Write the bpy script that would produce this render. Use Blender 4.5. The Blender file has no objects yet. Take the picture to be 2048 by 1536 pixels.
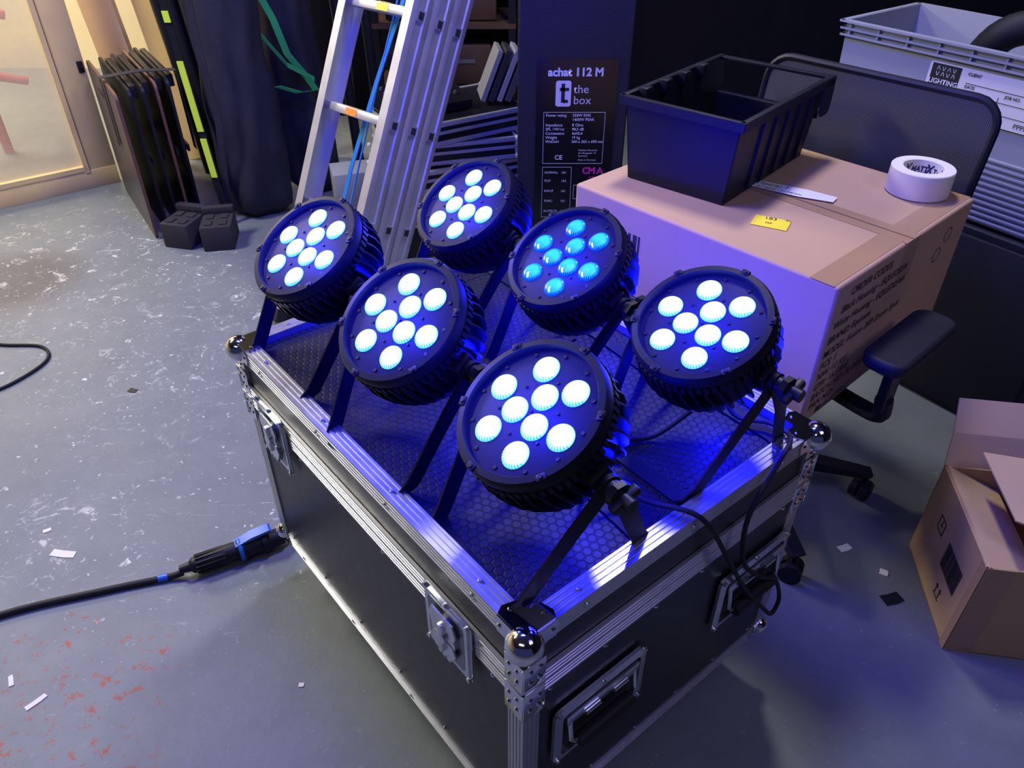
import bpy, bmesh, math, random
from mathutils import Vector, Matrix, noise
random.seed(7)
SC=bpy.context.scene
COL=SC.collection
rad=math.radians
def V(*a): return Vector(a)

# ------------------------------------------------------------------ materials
def newmat(name):
    m=bpy.data.materials.new(name); m.use_nodes=True
    nt=m.node_tree; b=nt.nodes['Principled BSDF']
    return m,nt,b
def N(nt,t,**k):
    n=nt.nodes.new(t)
    for a,v in k.items(): setattr(n,a,v)
    return n
def math_(nt,op,a,b=None,clamp=False):
    n=N(nt,'ShaderNodeMath',operation=op); n.use_clamp=clamp
    for i,x in enumerate((a,b)):
        if x is None: continue
        if isinstance(x,(int,float)): n.inputs[i].default_value=x
        else: nt.links.new(x,n.inputs[i])
    return n.outputs[0]
def ramp(nt,src,p0,p1,c0=(0,0,0,1),c1=(1,1,1,1)):
    r=N(nt,'ShaderNodeValToRGB')
    r.color_ramp.elements[0].position=p0;r.color_ramp.elements[1].position=p1
    r.color_ramp.elements[0].color=c0;r.color_ramp.elements[1].color=c1
    nt.links.new(src,r.inputs[0]); return r.outputs[0]
def mix(nt,fac,a,b):
    n=N(nt,'ShaderNodeMix',data_type='RGBA')
    for s,x in ((n.inputs[0],fac),(n.inputs[6],a),(n.inputs[7],b)):
        if isinstance(x,(int,float)): s.default_value=x
        elif isinstance(x,tuple): s.default_value=(x[0],x[1],x[2],1)
        else: nt.links.new(x,s)
    return n.outputs[2]
def M(name,col,rough=.5,metal=0.,var=.12,vs=8.,bump=0.,bs=60.,emis=None,es=0.,spec=.5):
    m,nt,b=newmat(name)
    tc=N(nt,'ShaderNodeTexCoord')
    nz=N(nt,'ShaderNodeTexNoise'); nz.inputs['Scale'].default_value=vs; nz.inputs['Detail'].default_value=5
    nt.links.new(tc.outputs['Object'],nz.inputs['Vector'])
    lo=tuple(c*(1-var) for c in col); hi=tuple(min(1,c*(1+var)) for c in col)
    nt.links.new(mix(nt,nz.outputs[0],lo,hi),b.inputs['Base Color'])
    rr=N(nt,'ShaderNodeMapRange'); rr.inputs[3].default_value=max(.02,rough*.8); rr.inputs[4].default_value=min(1,rough*1.2)
    nt.links.new(nz.outputs[0],rr.inputs[0]); nt.links.new(rr.outputs[0],b.inputs['Roughness'])
    b.inputs['Metallic'].default_value=metal
    b.inputs['Specular IOR Level'].default_value=spec
    if bump:
        n2=N(nt,'ShaderNodeTexNoise'); n2.inputs['Scale'].default_value=bs; n2.inputs['Detail'].default_value=4
        nt.links.new(tc.outputs['Object'],n2.inputs['Vector'])
        bp=N(nt,'ShaderNodeBump'); bp.inputs['Strength'].default_value=bump; bp.inputs['Distance'].default_value=.004
        nt.links.new(n2.outputs[0],bp.inputs['Height']); nt.links.new(bp.outputs[0],b.inputs['Normal'])
    return m

ALU=M('brushed_aluminium',(.58,.58,.61),.36,.9,var=.08,vs=30)
ALUD=M('dull_aluminium',(.56,.57,.60),.42,.7,var=.12,vs=12)
ALUS=M('satin_aluminium_edge',(.55,.56,.60),.5,.35,var=.15,vs=12)
CHROME=M('chrome',(.8,.8,.83),.09,1.,var=.03)
ZINC=M('zinc_plated_steel',(.66,.69,.72),.24,.95,var=.15,vs=40)
BLK=M('black_plastic',(.010,.010,.015),.45,var=.2,spec=.3)
BLKM=M('black_powder_coat',(.007,.007,.014),.5,var=.2,bump=.1,bs=600,spec=.16)
PANEL=M('dark_panel_metal',(.012,.011,.032),.5,var=.1,spec=.10)
RUB=M('black_rubber',(.013,.013,.015),.6,var=.2,spec=.3)
FAB=M('black_nylon_fabric',(.014,.013,.026),.7,var=.3,bump=.5,bs=25)
DRAPE=M('black_drape',(.008,.008,.012),.95,var=.3,bump=.4,bs=6,spec=.1)
CARD=M('brown_cardboard',(.49,.32,.19),.78,var=.09,vs=5,bump=.12,bs=40,spec=.2)
CARD2=M('tan_cardboard',(.47,.31,.16),.8,var=.08,vs=5,bump=.12,bs=40,spec=.25)
CARDIN=M('cardboard_inside',(.62,.44,.26),.85,var=.06,spec=.2)
PTAPE=M('parcel_tape',(.40,.25,.13),.25,var=.06)
SEAM=M('dark_seam',(.12,.07,.045),.8)
INK=M('black_ink',(.02,.018,.018),.6)
WHT=M('white_print',(.75,.75,.78),.5,var=.03)
WPAP=M('white_paper',(.78,.77,.74),.75,var=.04)
YEL=M('yellow_sticker',(.85,.72,.04),.55,var=.05)
NEON=M('neon_yellow_tape',(.62,.85,.05),.5,var=.05)
GREEN=M('green_webbing',(.05,.52,.12),.7,var=.2)
BLUEW=M('blue_webbing',(.02,.22,.58),.6,var=.15)
BLUEP=M('blue_plastic',(.01,.12,.55),.35)
GREYP=M('grey_plastic',(.34,.36,.40),.42,var=.05)
TIMB=M('pine_timber',(.78,.58,.27),.6,var=.18,vs=6,bump=.2,bs=20)
PLY=M('plywood_edge',(.16,.065,.04),.6,var=.3,vs=30)
BOARDF=M('dark_laminate_board',(.055,.042,.045),.35,var=.15)
RED=M('red_paint',(.45,.03,.04),.5)
ORANGE=M('orange_label',(.9,.28,.02),.5)
WTAPE=M('cream_cloth_tape',(.80,.75,.60),.6,var=.04,bump=.1,bs=200)
MAG=M('magenta_print',(.75,.03,.35),.5)
NAVY=M('black_textured_paint',(.010,.010,.020),.6,var=.3,bump=.5,bs=300)
LAM=M('black_laminate',(.011,.011,.016),.35,var=.25,vs=30,bump=.25,bs=350)
BROWNW=M('dark_brown_wood',(.07,.035,.022),.6,var=.3)
CRIN=M('grey_knob_plastic',(.12,.12,.13),.5)

def hexmat():
    m,nt,b=newmat('hex_embossed_laminate')
    tc=N(nt,'ShaderNodeTexCoord')
    def vm(op,a,bb=None):
        n=N(nt,'ShaderNodeVectorMath',operation=op)
        for i,x in enumerate((a,bb)):
            if x is None: continue
            if isinstance(x,tuple): n.inputs[i].default_value=x
            else: nt.links.new(x,n.inputs[i])
        return n
    sc=66.
    p=vm('MULTIPLY',tc.outputs['Object'],(sc,sc,0)).outputs[0]
    p=vm('ADD',p,(10,17.32,0)).outputs[0]
    r=(1,1.7320508,1); h=(.5,.8660254,0)
    a=vm('SUBTRACT',vm('MODULO',p,r).outputs[0],h).outputs[0]
    bq=vm('SUBTRACT',vm('MODULO',vm('ADD',p,h).outputs[0],r).outputs[0],h).outputs[0]
    la=vm('LENGTH',a).outputs['Value']; lb=vm('LENGTH',bq).outputs['Value']
    lt=math_(nt,'LESS_THAN',la,lb)
    mx=N(nt,'ShaderNodeMix',data_type='VECTOR')
    nt.links.new(lt,mx.inputs[0]); nt.links.new(bq,mx.inputs[4]); nt.links.new(a,mx.inputs[5])
    g=vm('ABSOLUTE',mx.outputs[1]).outputs[0]
    d1=vm('DOT_PRODUCT',g,(.5,.8660254,0)).outputs['Value']
    sx=N(nt,'ShaderNodeSeparateXYZ'); nt.links.new(g,sx.inputs[0])
    d=math_(nt,'MAXIMUM',d1,sx.outputs[0])
    e=ramp(nt,d,.38,.46)
    wv=N(nt,'ShaderNodeTexVoronoi'); wv.inputs['Scale'].default_value=420; wv.inputs['Randomness'].default_value=.2
    nt.links.new(tc.outputs['Object'],wv.inputs['Vector'])
    nz=N(nt,'ShaderNodeTexNoise'); nz.inputs['Scale'].default_value=4
    nt.links.new(tc.outputs['Object'],nz.inputs['Vector'])
    nt.links.new(mix(nt,e,(.010,.010,.020),(.002,.002,.004)),b.inputs['Base Color'])
    nt.links.new(math_(nt,'ADD',math_(nt,'MULTIPLY',nz.outputs[0],.2),.40),b.inputs['Roughness'])
    b.inputs['Specular IOR Level'].default_value=.22
    hh=math_(nt,'ADD',e,math_(nt,'MULTIPLY',wv.outputs['Distance'],.5))
    bp=N(nt,'ShaderNodeBump'); bp.inputs['Strength'].default_value=.7; bp.inputs['Distance'].default_value=.0010; bp.invert=True
    nt.links.new(hh,bp.inputs['Height']); nt.links.new(bp.outputs[0],b.inputs['Normal'])
    return m
HEX=hexmat()

def floormat():
    m,nt,b=newmat('painted_concrete_floor')
    tc=N(nt,'ShaderNodeTexCoord'); O=tc.outputs['Object']
    def nz(s,d=6,rough=.6,vec=None,dist=0):
        n=N(nt,'ShaderNodeTexNoise'); n.inputs['Scale'].default_value=s; n.inputs['Detail'].default_value=d
        n.inputs['Roughness'].default_value=rough; n.inputs['Distortion'].default_value=dist
        nt.links.new(vec or O,n.inputs['Vector']); return n.outputs[0]
    def spot(x,y,r0,r1):
        n=N(nt,'ShaderNodeVectorMath',operation='DISTANCE'); nt.links.new(O,n.inputs[0]); n.inputs[1].default_value=(x,y,0)
        mr=N(nt,'ShaderNodeMapRange'); mr.inputs[1].default_value=r0; mr.inputs[2].default_value=r1
        mr.inputs[3].default_value=1; mr.inputs[4].default_value=0; nt.links.new(n.outputs['Value'],mr.inputs[0]); return mr.outputs[0]
    def vor(s,thr0,thr1,wob=.02,rn=.35,nsc=60):
        v=N(nt,'ShaderNodeTexVoronoi'); v.inputs['Scale'].default_value=s
        w=N(nt,'ShaderNodeMixRGB'); w.blend_type='ADD'; w.inputs[0].default_value=wob
        nn=N(nt,'ShaderNodeTexNoise'); nn.inputs['Scale'].default_value=nsc; nn.inputs['Detail'].default_value=4; nt.links.new(O,nn.inputs['Vector'])
        nt.links.new(O,w.inputs[1]); nt.links.new(nn.outputs['Color'],w.inputs[2]); nt.links.new(w.outputs[0],v.inputs['Vector'])
        rnd_=N(nt,'ShaderNodeSeparateXYZ'); nt.links.new(v.outputs['Color'],rnd_.inputs[0])
        dd=math_(nt,'ADD',v.outputs['Distance'],math_(nt,'MULTIPLY',rnd_.outputs[0],rn))
        return ramp(nt,dd,thr0,thr1,(1,1,1,1),(0,0,0,1))
    col=mix(nt,nz(1.3,8),(.132,.153,.176),(.205,.232,.254))
    col=mix(nt,math_(nt,'MULTIPLY',ramp(nt,nz(9,8,.7),.45,.7),.35),col,(.105,.12,.14))
    col=mix(nt,math_(nt,'MULTIPLY',spot(-2.0,2.75,.15,.32),.6),col,(.08,.065,.065))
    band=math_(nt,'MAXIMUM',math_(nt,'MAXIMUM',spot(-1.45,2.75,.25,1.0),spot(-1.15,2.0,.25,.8)),spot(-.85,1.55,.1,.55))
    dens=math_(nt,'ADD',band,.10)
    clump=ramp(nt,nz(5,7,.72),.46,.60)
    dc=math_(nt,'MULTIPLY',dens,clump)
    col=mix(nt,math_(nt,'MULTIPLY',vor(45,.07,.12),.5),col,(.42,.44,.45))
    col=mix(nt,math_(nt,'MULTIPLY',vor(20,.22,.27,.06,.7,45),math_(nt,'MINIMUM',math_(nt,'MULTIPLY',dc,1.8),1.)),col,(.62,.64,.62))
    col=mix(nt,math_(nt,'MULTIPLY',vor(38,.17,.22,.05,.8,40),math_(nt,'MINIMUM',math_(nt,'MULTIPLY',dens,1.0),1.)),col,(.56,.58,.56))
    col=mix(nt,math_(nt,'MULTIPLY',vor(66,.26,.32,.03,.9),math_(nt,'MINIMUM',math_(nt,'MULTIPLY',dc,1.4),1.)),col,(.56,.58,.57))
    col=mix(nt,math_(nt,'MULTIPLY',vor(100,.10,.18),.5),col,(.38,.39,.41))
    for ang,sc,lo in ((58,(7,50,1),.62),(35,(6,60,1),.65),(80,(9,45,1),.64)):
        mp=N(nt,'ShaderNodeMapping'); mp.inputs['Rotation'].default_value=(0,0,rad(ang)); mp.inputs['Scale'].default_value=sc
        nt.links.new(O,mp.inputs['Vector'])
        s=ramp(nt,nz(1.,8,.78,vec=mp.outputs[0],dist=1.),lo,lo+.04)
        col=mix(nt,math_(nt,'MULTIPLY',math_(nt,'MULTIPLY',s,dens),.6),col,(.54,.56,.55))
    blot=math_(nt,'MULTIPLY',ramp(nt,nz(13,9,.84,dist=1.),.575,.60),math_(nt,'MAXIMUM',spot(-1.75,3.0,.3,.85),math_(nt,'MAXIMUM',spot(-1.15,1.42,.05,.28),spot(-1.0,2.35,.1,.8))))
    col=mix(nt,math_(nt,'MULTIPLY',blot,.85),col,(.60,.61,.59))
    redm=math_(nt,'MULTIPLY',ramp(nt,nz(30,9,.8),.555,.58),ramp(nt,math_(nt,'MULTIPLY',spot(-.98,.90,.06,.38),ramp(nt,nz(8,4),.36,.54)),.22,.38))
    col=mix(nt,math_(nt,'MULTIPLY',redm,.9),col,(.33,.05,.03))
    col=mix(nt,math_(nt,'MULTIPLY',vor(16,.04,.07),.8),col,(.05,.05,.055))
    nt.links.new(col,b.inputs['Base Color'])
    nt.links.new(math_(nt,'ADD',math_(nt,'MULTIPLY',nz(5,6),.25),.38),b.inputs['Roughness'])
    b.inputs['Specular IOR Level'].default_value=.35
    bp=N(nt,'ShaderNodeBump'); bp.inputs['Strength'].default_value=.25; bp.inputs['Distance'].default_value=.004
    nt.links.new(nz(40,6,.7),bp.inputs['Height']); nt.links.new(bp.outputs[0],b.inputs['Normal'])
    return m
FLOOR=floormat()

def lensmat(name,inner,outer,si,so,streak,base):
    m,nt,b=newmat(name)
    tc=N(nt,'ShaderNodeTexCoord')
    ln=N(nt,'ShaderNodeVectorMath',operation='LENGTH')
    mu=N(nt,'ShaderNodeVectorMath',operation='MULTIPLY'); mu.inputs[1].default_value=(1,1,0)
    nt.links.new(tc.outputs['Object'],mu.inputs[0]); nt.links.new(mu.outputs[0],ln.inputs[0])
    mr=N(nt,'ShaderNodeMapRange'); mr.inputs[1].default_value=.0125; mr.inputs[2].default_value=.0192
    nt.links.new(ln.outputs['Value'],mr.inputs[0])
    gs=N(nt,'ShaderNodeSeparateXYZ'); nt.links.new(mu.outputs[0],gs.inputs[0])
    at=math_(nt,'ARCTAN2',gs.outputs[1],gs.outputs[0])
    fan=math_(nt,'MULTIPLY',math_(nt,'ADD',math_(nt,'SINE',math_(nt,'MULTIPLY',at,26)),1),.5)
    half=N(nt,'ShaderNodeMapRange'); half.inputs[1].default_value=-.001; half.inputs[2].default_value=.012
    nt.links.new(gs.outputs[1],half.inputs[0])
    k=math_(nt,'ADD',math_(nt,'MULTIPLY',mr.outputs[0],.9),math_(nt,'MULTIPLY',math_(nt,'MULTIPLY',fan,half.outputs[0]),streak),clamp=True)
    nt.links.new(mix(nt,k,inner,outer),b.inputs['Emission Color'])
    st=N(nt,'ShaderNodeMapRange'); st.inputs[3].default_value=si; st.inputs[4].default_value=so
    nt.links.new(k,st.inputs[0]); nt.links.new(st.outputs[0],b.inputs['Emission Strength'])
    b.inputs['Base Color'].default_value=(*base,1); b.inputs['Roughness'].default_value=.08
    return m
LENSW=lensmat('lit_led_lens_white',(.80,.94,1.),(.05,.42,1.),8.,1.7,.95,(.1,.2,.4))
LENSB=lensmat('lit_led_lens_cyan',(.04,.60,1.),(.0,.06,1.),1.4,.9,1.,(.0,.02,.2))

def meshmat():
    m,nt,b=newmat('woven_mesh')
    tc=N(nt,'ShaderNodeTexCoord')
    w=[]
    for d in ('Y','Z'):
        n=N(nt,'ShaderNodeTexWave'); n.bands_direction=d; n.inputs['Scale'].default_value=75; nt.links.new(tc.outputs['Object'],n.inputs['Vector']); w.append(n.outputs[0])
    k=math_(nt,'MULTIPLY',w[0],w[1])
    nt.links.new(mix(nt,k,(.018,.018,.02),(.10,.10,.105)),b.inputs['Base Color'])
    b.inputs['Roughness'].default_value=.7
    return m
MESHB=meshmat()
def polymat():
    m,nt,b=newmat('clear_polythene_sheet')
    tc=N(nt,'ShaderNodeTexCoord'); n=N(nt,'ShaderNodeTexNoise'); n.inputs['Scale'].default_value=3; n.inputs['Detail'].default_value=4
    nt.links.new(tc.outputs['Object'],n.inputs['Vector'])
    nt.links.new(mix(nt,n.outputs[0],(.72,.62,.36),(.88,.80,.56)),b.inputs['Base Color'])
    b.inputs['Roughness'].default_value=.2
    tr=N(nt,'ShaderNodeBsdfTransparent'); ms=N(nt,'ShaderNodeMixShader')
    nt.links.new(math_(nt,'MULTIPLY',n.outputs[0],.7),ms.inputs[0])
    nt.links.new(tr.outputs[0],ms.inputs[1]); nt.links.new(b.outputs[0],ms.inputs[2])
    nt.links.new(ms.outputs[0],nt.nodes['Material Output'].inputs[0])
    return m
POLY=polymat()

# ------------------------------------------------------------------ mesh builder
class B:
    def __init__(s): s.bm=bmesh.new()
    def _mi(s,fs,mi):
        for f in fs: f.material_index=mi
    def box(s,c,size,mi=0,rot=None,bev=0):
        mat=Matrix.Translation(c)@(rot.to_4x4() if rot else Matrix())@Matrix.Diagonal((*size,1))
        r=bmesh.ops.create_cube(s.bm,size=1,matrix=mat)
        fs={f for v in r['verts'] for f in v.link_faces}
        s._mi(fs,mi)
        if bev:
            es=list({e for v in r['verts'] for e in v.link_edges})
            bmesh.ops.bevel(s.bm,geom=es,offset=bev,segments=2,profile=.5,affect='EDGES',material=-1)
        return s
    def cyl(s,c,r,h,axis='Z',r2=None,seg=24,mi=0,rot=None):
        R={'Z':Matrix(),'X':Matrix.Rotation(rad(90),4,'Y'),'Y':Matrix.Rotation(rad(-90),4,'X')}[axis]
        if rot: R=rot.to_4x4()
        q=bmesh.ops.create_cone(s.bm,cap_ends=True,segments=seg,radius1=r,radius2=r if r2 is None else r2,depth=h,matrix=Matrix.Translation(c)@R)
        s._mi({f for v in q['verts'] for f in v.link_faces},mi); return s
    def sph(s,c,r,mi=0,sc=(1,1,1),seg=20):
        q=bmesh.ops.create_uvsphere(s.bm,u_segments=seg,v_segments=seg//2,radius=r,matrix=Matrix.Translation(c)@Matrix.Diagonal((*sc,1)))
        s._mi({f for v in q['verts'] for f in v.link_faces},mi); return s
    def lathe(s,prof,seg=48,mat=Matrix(),mi=0,closed=False):
        rows=[]
        for r,z in prof:
            rows.append([s.bm.verts.new(mat@V(r*math.cos(2*math.pi*i/seg),r*math.sin(2*math.pi*i/seg),z)) for i in range(seg)])
        pr=list(zip(rows[:-1],rows[1:]))
        if closed: pr.append((rows[-1],rows[0]))
        for a,b_ in pr:
            for i in range(seg):
                f=s.bm.faces.new((a[i],a[(i+1)%seg],b_[(i+1)%seg],b_[i])); f.material_index=mi
        if not closed:
            for row in (rows[0],rows[-1]):
                f=s.bm.faces.new(row); f.material_index=mi
        return s
    def extr(s,poly,org,A,Bd,L,mi=0):
        org=Vector(org);A=Vector(A);Bd=Vector(Bd);L=Vector(L)
        a=[s.bm.verts.new(org+A*x+Bd*y) for x,y in poly]
        b_=[s.bm.verts.new(org+A*x+Bd*y+L) for x,y in poly]
        n=len(poly); fs=[s.bm.faces.new(a),s.bm.faces.new(b_)]
        for i in range(n): fs.append(s.bm.faces.new((a[i],a[(i+1)%n],b_[(i+1)%n],b_[i])))
        s._mi(fs,mi); return s
    def face(s,pts,mi=0):
        f=s.bm.faces.new([s.bm.verts.new(Vector(p)) for p in pts]); f.material_index=mi; return s
    def tube(s,pts,r,seg=10,mi=0,smooth=True,rf=None,sub=6):
        P=[Vector(p) for p in pts]
        if smooth and len(P)>2:
            Q=[]
            for i in range(len(P)-1):
                p0=P[max(i-1,0)];p1=P[i];p2=P[i+1];p3=P[min(i+2,len(P)-1)]
                for k in range(sub):
                    t=k/sub
                    Q.append(.5*((2*p1)+(p2-p0)*t+(2*p0-5*p1+4*p2-p3)*t*t+(3*p1-p0-3*p2+p3)*t**3))
            Q.append(P[-1]); P=Q
        rows=[];up=None
        for i,p in enumerate(P):
            d=(P[min(i+1,len(P)-1)]-P[max(i-1,0)]).normalized()
            if up is None:
                up=V(0,0,1) if abs(d.z)<.9 else V(1,0,0)
            x=d.cross(up).normalized(); up=x.cross(d).normalized()
            rr=r if rf is None else rf(i/(len(P)-1))
            rows.append([s.bm.verts.new(p+(x*math.cos(2*math.pi*k/seg)+up*math.sin(2*math.pi*k/seg))*rr) for k in range(seg)])
        fs=[]
        for a,b_ in zip(rows[:-1],rows[1:]):
            for k in range(seg): fs.append(s.bm.faces.new((a[k],a[(k+1)%seg],b_[(k+1)%seg],b_[k])))
        fs.append(s.bm.faces.new(rows[0])); fs.append(s.bm.faces.new(rows[-1]))
        s._mi(fs,mi); return s
    def ribbon(s,pts,ws,width,th,mi=0):
        rows=[]
        n=len(pts)
        for i in range(n):
            p=Vector(pts[i]); d=(Vector(pts[min(i+1,n-1)])-Vector(pts[max(i-1,0)])).normalized()
            w=Vector(ws[i]).normalized(); t=d.cross(w).normalized()
            rows.append([s.bm.verts.new(p+w*a*width/2+t*b_*th/2) for a,b_ in ((-1,-1),(1,-1),(1,1),(-1,1))])
        fs=[]
        for a,b_ in zip(rows[:-1],rows[1:]):
            for k in range(4): fs.append(s.bm.faces.new((a[k],a[(k+1)%4],b_[(k+1)%4],b_[k])))
        fs.append(s.bm.faces.new(rows[0]));fs.append(s.bm.faces.new(rows[-1])); s._mi(fs,mi); return s
    def mesh(s,name,mats,ang=35,recalc=True):
        bm=s.bm
        if recalc: bmesh.ops.recalc_face_normals(bm,faces=bm.faces)
        for f in bm.faces: f.smooth=True
        for e in bm.edges:
            if len(e.link_faces)!=2 or e.calc_face_angle(0)>rad(ang): e.smooth=False
        me=bpy.data.meshes.new(name); bm.to_mesh(me); bm.free()
        for m in (mats if isinstance(mats,(list,tuple)) else [mats]): me.materials.append(m)
        return me
    def obj(s,name,mats,parent=None,loc=(0,0,0),rot=(0,0,0),ang=35,**k):
        return mk(name,s.mesh(name,mats,ang),parent,loc,rot,**k)
def mk(name,me,parent=None,loc=(0,0,0),rot=(0,0,0),label=None,cat=None,group=None,kind=None):
    o=bpy.data.objects.new(name,me); COL.objects.link(o)
    o.location=loc; o.rotation_euler=rot
    if parent: o.parent=parent
    if label: o['label']=label
    if cat: o['category']=cat
    if group: o['group']=group
    if kind: o['kind']=kind
    return o
def thing(name,loc,rotz,label,cat,group=None):
    o=mk(name,None,None,loc,(0,0,rad(rotz)),label,cat,group); o.empty_display_size=.05; return o
def bevel(o,w,seg=2):
    m=o.modifiers.new('bev','BEVEL'); m.width=w; m.segments=seg; m.limit_method='ANGLE'; m.angle_limit=rad(40); return o
def text(items,name,mat,parent,depth=.0003,label=None,warp=None):
    bm=bmesh.new()
    for it in items:
        s,size,org,R,U=it[:5]; al=it[5] if len(it)>5 else 'LEFT'; sh=it[6] if len(it)>6 else 0
        bold=it[7] if len(it)>7 else .0
        cu=bpy.data.curves.new('t','FONT'); cu.body=s; cu.size=size; cu.align_x=al; cu.shear=sh; cu.offset=bold*size; cu.resolution_u=3
        o=bpy.data.objects.new('t',cu); COL.objects.link(o)
        dg=bpy.context.evaluated_depsgraph_get(); dg.update()
        me=bpy.data.meshes.new_from_object(o.evaluated_get(dg))
        R=Vector(R).normalized();U=Vector(U).normalized();Z=R.cross(U)
        mt=Matrix(((R.x,U.x,Z.x,0),(R.y,U.y,Z.y,0),(R.z,U.z,Z.z,0),(0,0,0,1)))
        me.transform(Matrix.Translation(Vector(org)+Z*depth)@mt)
        bm.from_mesh(me)
        bpy.data.objects.remove(o); bpy.data.curves.remove(cu); bpy.data.meshes.remove(me)
    if warp:
        for v in bm.verts: v.co=warp(v.co)
    me=bpy.data.meshes.new(name); bm.to_mesh(me); bm.free(); me.materials.append(mat)
    return mk(name,me,parent,label=label)

# ------------------------------------------------------------------ room
def slab(name,c,size,mat):
    b=B(); b.box((0,0,0),size); return b.obj(name,mat,loc=c,kind='structure')
fl=slab('floor',(0,2,0),(12,10,.1),FLOOR)
fl.data.transform(Matrix.Translation((0,2,-.05))); fl.location=(0,0,0)
WALLC=M('cream_painted_wall',(.68,.60,.42),.7,var=.1,vs=2)
slab('wall_back',(1.6,4.85,1.6),(6.8,.1,3.2),DRAPE)
slab('wall_front',(-3.9,5.9,1.6),(4.2,.1,3.2),WALLC)
slab('wall_left',(-6.05,2,1.6),(.1,10,3.2),WALLC)
slab('wall_right',(3.4,2,1.6),(.1,10,3.2),DRAPE)
slab('ceiling',(0,2,3.25),(12,10,.1),M('dark_ceiling',(.05,.05,.06),.9))

# ------------------------------------------------------------------ flight case
W,Lc,ZB,ZT=.660,.888,.139,.698
C0=(.0155,.594)
ZD=ZT-.016
case=thing('flight_case',(*C0,0),39.4,'large black flight case with aluminium edges and chrome ball corners','case')
zs0,zs1=.553,.611
b=B(); b.box((W/2,Lc/2,(ZB+.581)/2),(W-.006,Lc-.006,.581-ZB)); b.obj('case_body',LAM,case)
b=B(); b.box((W/2,Lc/2,(.584+ZD-.003)/2),(W-.006,Lc-.006,ZD-.003-.584))
b.obj('case_lid',LAM,case)
b=B(); b.box((W/2,Lc/2,ZD-.0015),(W-.012,Lc-.012,.003)); b.obj('lid_top_panel',HEX,case,label='black hexagon-embossed top panel')
def ridge(w,n=4,d=.0020):
    pts=[];st=w/(n*2+1)
    for i in range(n):
        x0=-w+st*(2*i+1)
        pts+=[(x0-.0005,0),(x0,-d),(x0+st*.55,-d),(x0+st*.55+.0005,0)]
    return pts
wt_,wl=.031,.034
Lprof=[(-wt_,-.0165),(-wt_,0)]+ridge(wt_,3)+[(0,0)]+[(y,x) for x,y in reversed(ridge(wl))]+[(0,-wl),(-.005,-wl),(-.005,-.0165)]
def rivet(b,c,n,r=.0042,mi=0):
    q=Vector(n).to_track_quat('Z','Y').to_matrix()
    b.cyl(Vector(c)+Vector(n)*.0012,r,.0024,seg=12,rot=q,r2=r*.6,mi=mi)
def trim(name,org,A,Bd,L,riv=True):
    b=B(); b.extr(Lprof,org,A,Bd,L)
    if riv:
        Ln=Vector(L).length; n=max(1,int(Ln/.2)); D=Vector(L)/Ln
        for i in range(n):
            p=Vector(org)+D*(Ln*(i+.5)/n)
            rivet(b,p-Vector(A)*wt_*.5,Bd); rivet(b,p-Vector(Bd)*wl*.5,A)
    return b.obj(name,ALU,case,ang=25)
for z,up in ((ZT,1),(ZB,-1)):
    trim('edge_trim',(0,0,z),(-1,0,0),(0,0,up),(0,Lc,0))
    trim('edge_trim',(W,0,z),(1,0,0),(0,0,up),(0,Lc,0))
    trim('edge_trim',(0,0,z),(0,-1,0),(0,0,up),(W,0,0))
    trim('edge_trim',(0,Lc,z),(0,1,0),(0,0,up),(W,0,0))
for x,y in ((0,0),(W,0),(0,Lc),(W,Lc)):
    trim('corner_trim',(x,y,ZB),(-1 if x==0 else 1,0,0),(0,-1 if y==0 else 1,0),(0,0,ZT-ZB),False)
def band(w,d=.0014,n=3):
    st=w/(2*n+1); pts=[(0,-.002),(0,.0035)]
    for i in range(n):
        x=st*(2*i+1); pts+=[(x,.0035),(x+.0006,.0035-d),(x+st-.0006,.0035-d),(x+st,.0035)]
    return pts+[(w,.0035),(w,-.002)]
b=B(); rivet(b,(0,0,0),(0,0,1),.0045); rvm=b.mesh('rivet',CHROME)
for org,n,L in (((0,0,0),(-1,0,0),(0,Lc,0)),((W,0,0),(1,0,0),(0,Lc,0)),((0,0,0),(0,-1,0),(W,0,0)),((0,Lc,0),(0,1,0),(W,0,0))):
    b=B()
    b.extr(band(.027),Vector(org)+V(0,0,zs0),(0,0,1),n,L); b.extr(band(.028),Vector(org)+V(0,0,zs0+.0265),(0,0,1),n,L)
    b.obj('seam_trim',ALU,case,ang=25)
    if n[0]<0 or n[1]<0:
        for i in range(6):
            for zz in (zs0-.016,ZB+.048):
                r_=mk('rivet',rvm,case,Vector(org)+Vector(L)*(.08+.168*i)+V(0,0,zz)+Vector(n)*-.0025); r_.rotation_euler=Vector(n).to_track_quat('Z','Y').to_euler()
def plate(b,o,e1,e2,n,s,th=.0018,mi=0):
    e1=Vector(e1);e2=Vector(e2);n=Vector(n);o=Vector(o)
    w=.032
    poly=[(0,0),(s,0),(s+.006,w*.35),(s,w),(w+.006,w+.0),(w,w+.006),(w,s),(w*.35,s+.006),(0,s)]
    b.extr(poly,o+n*.0005,e1,e2,n*th,mi)
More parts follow.
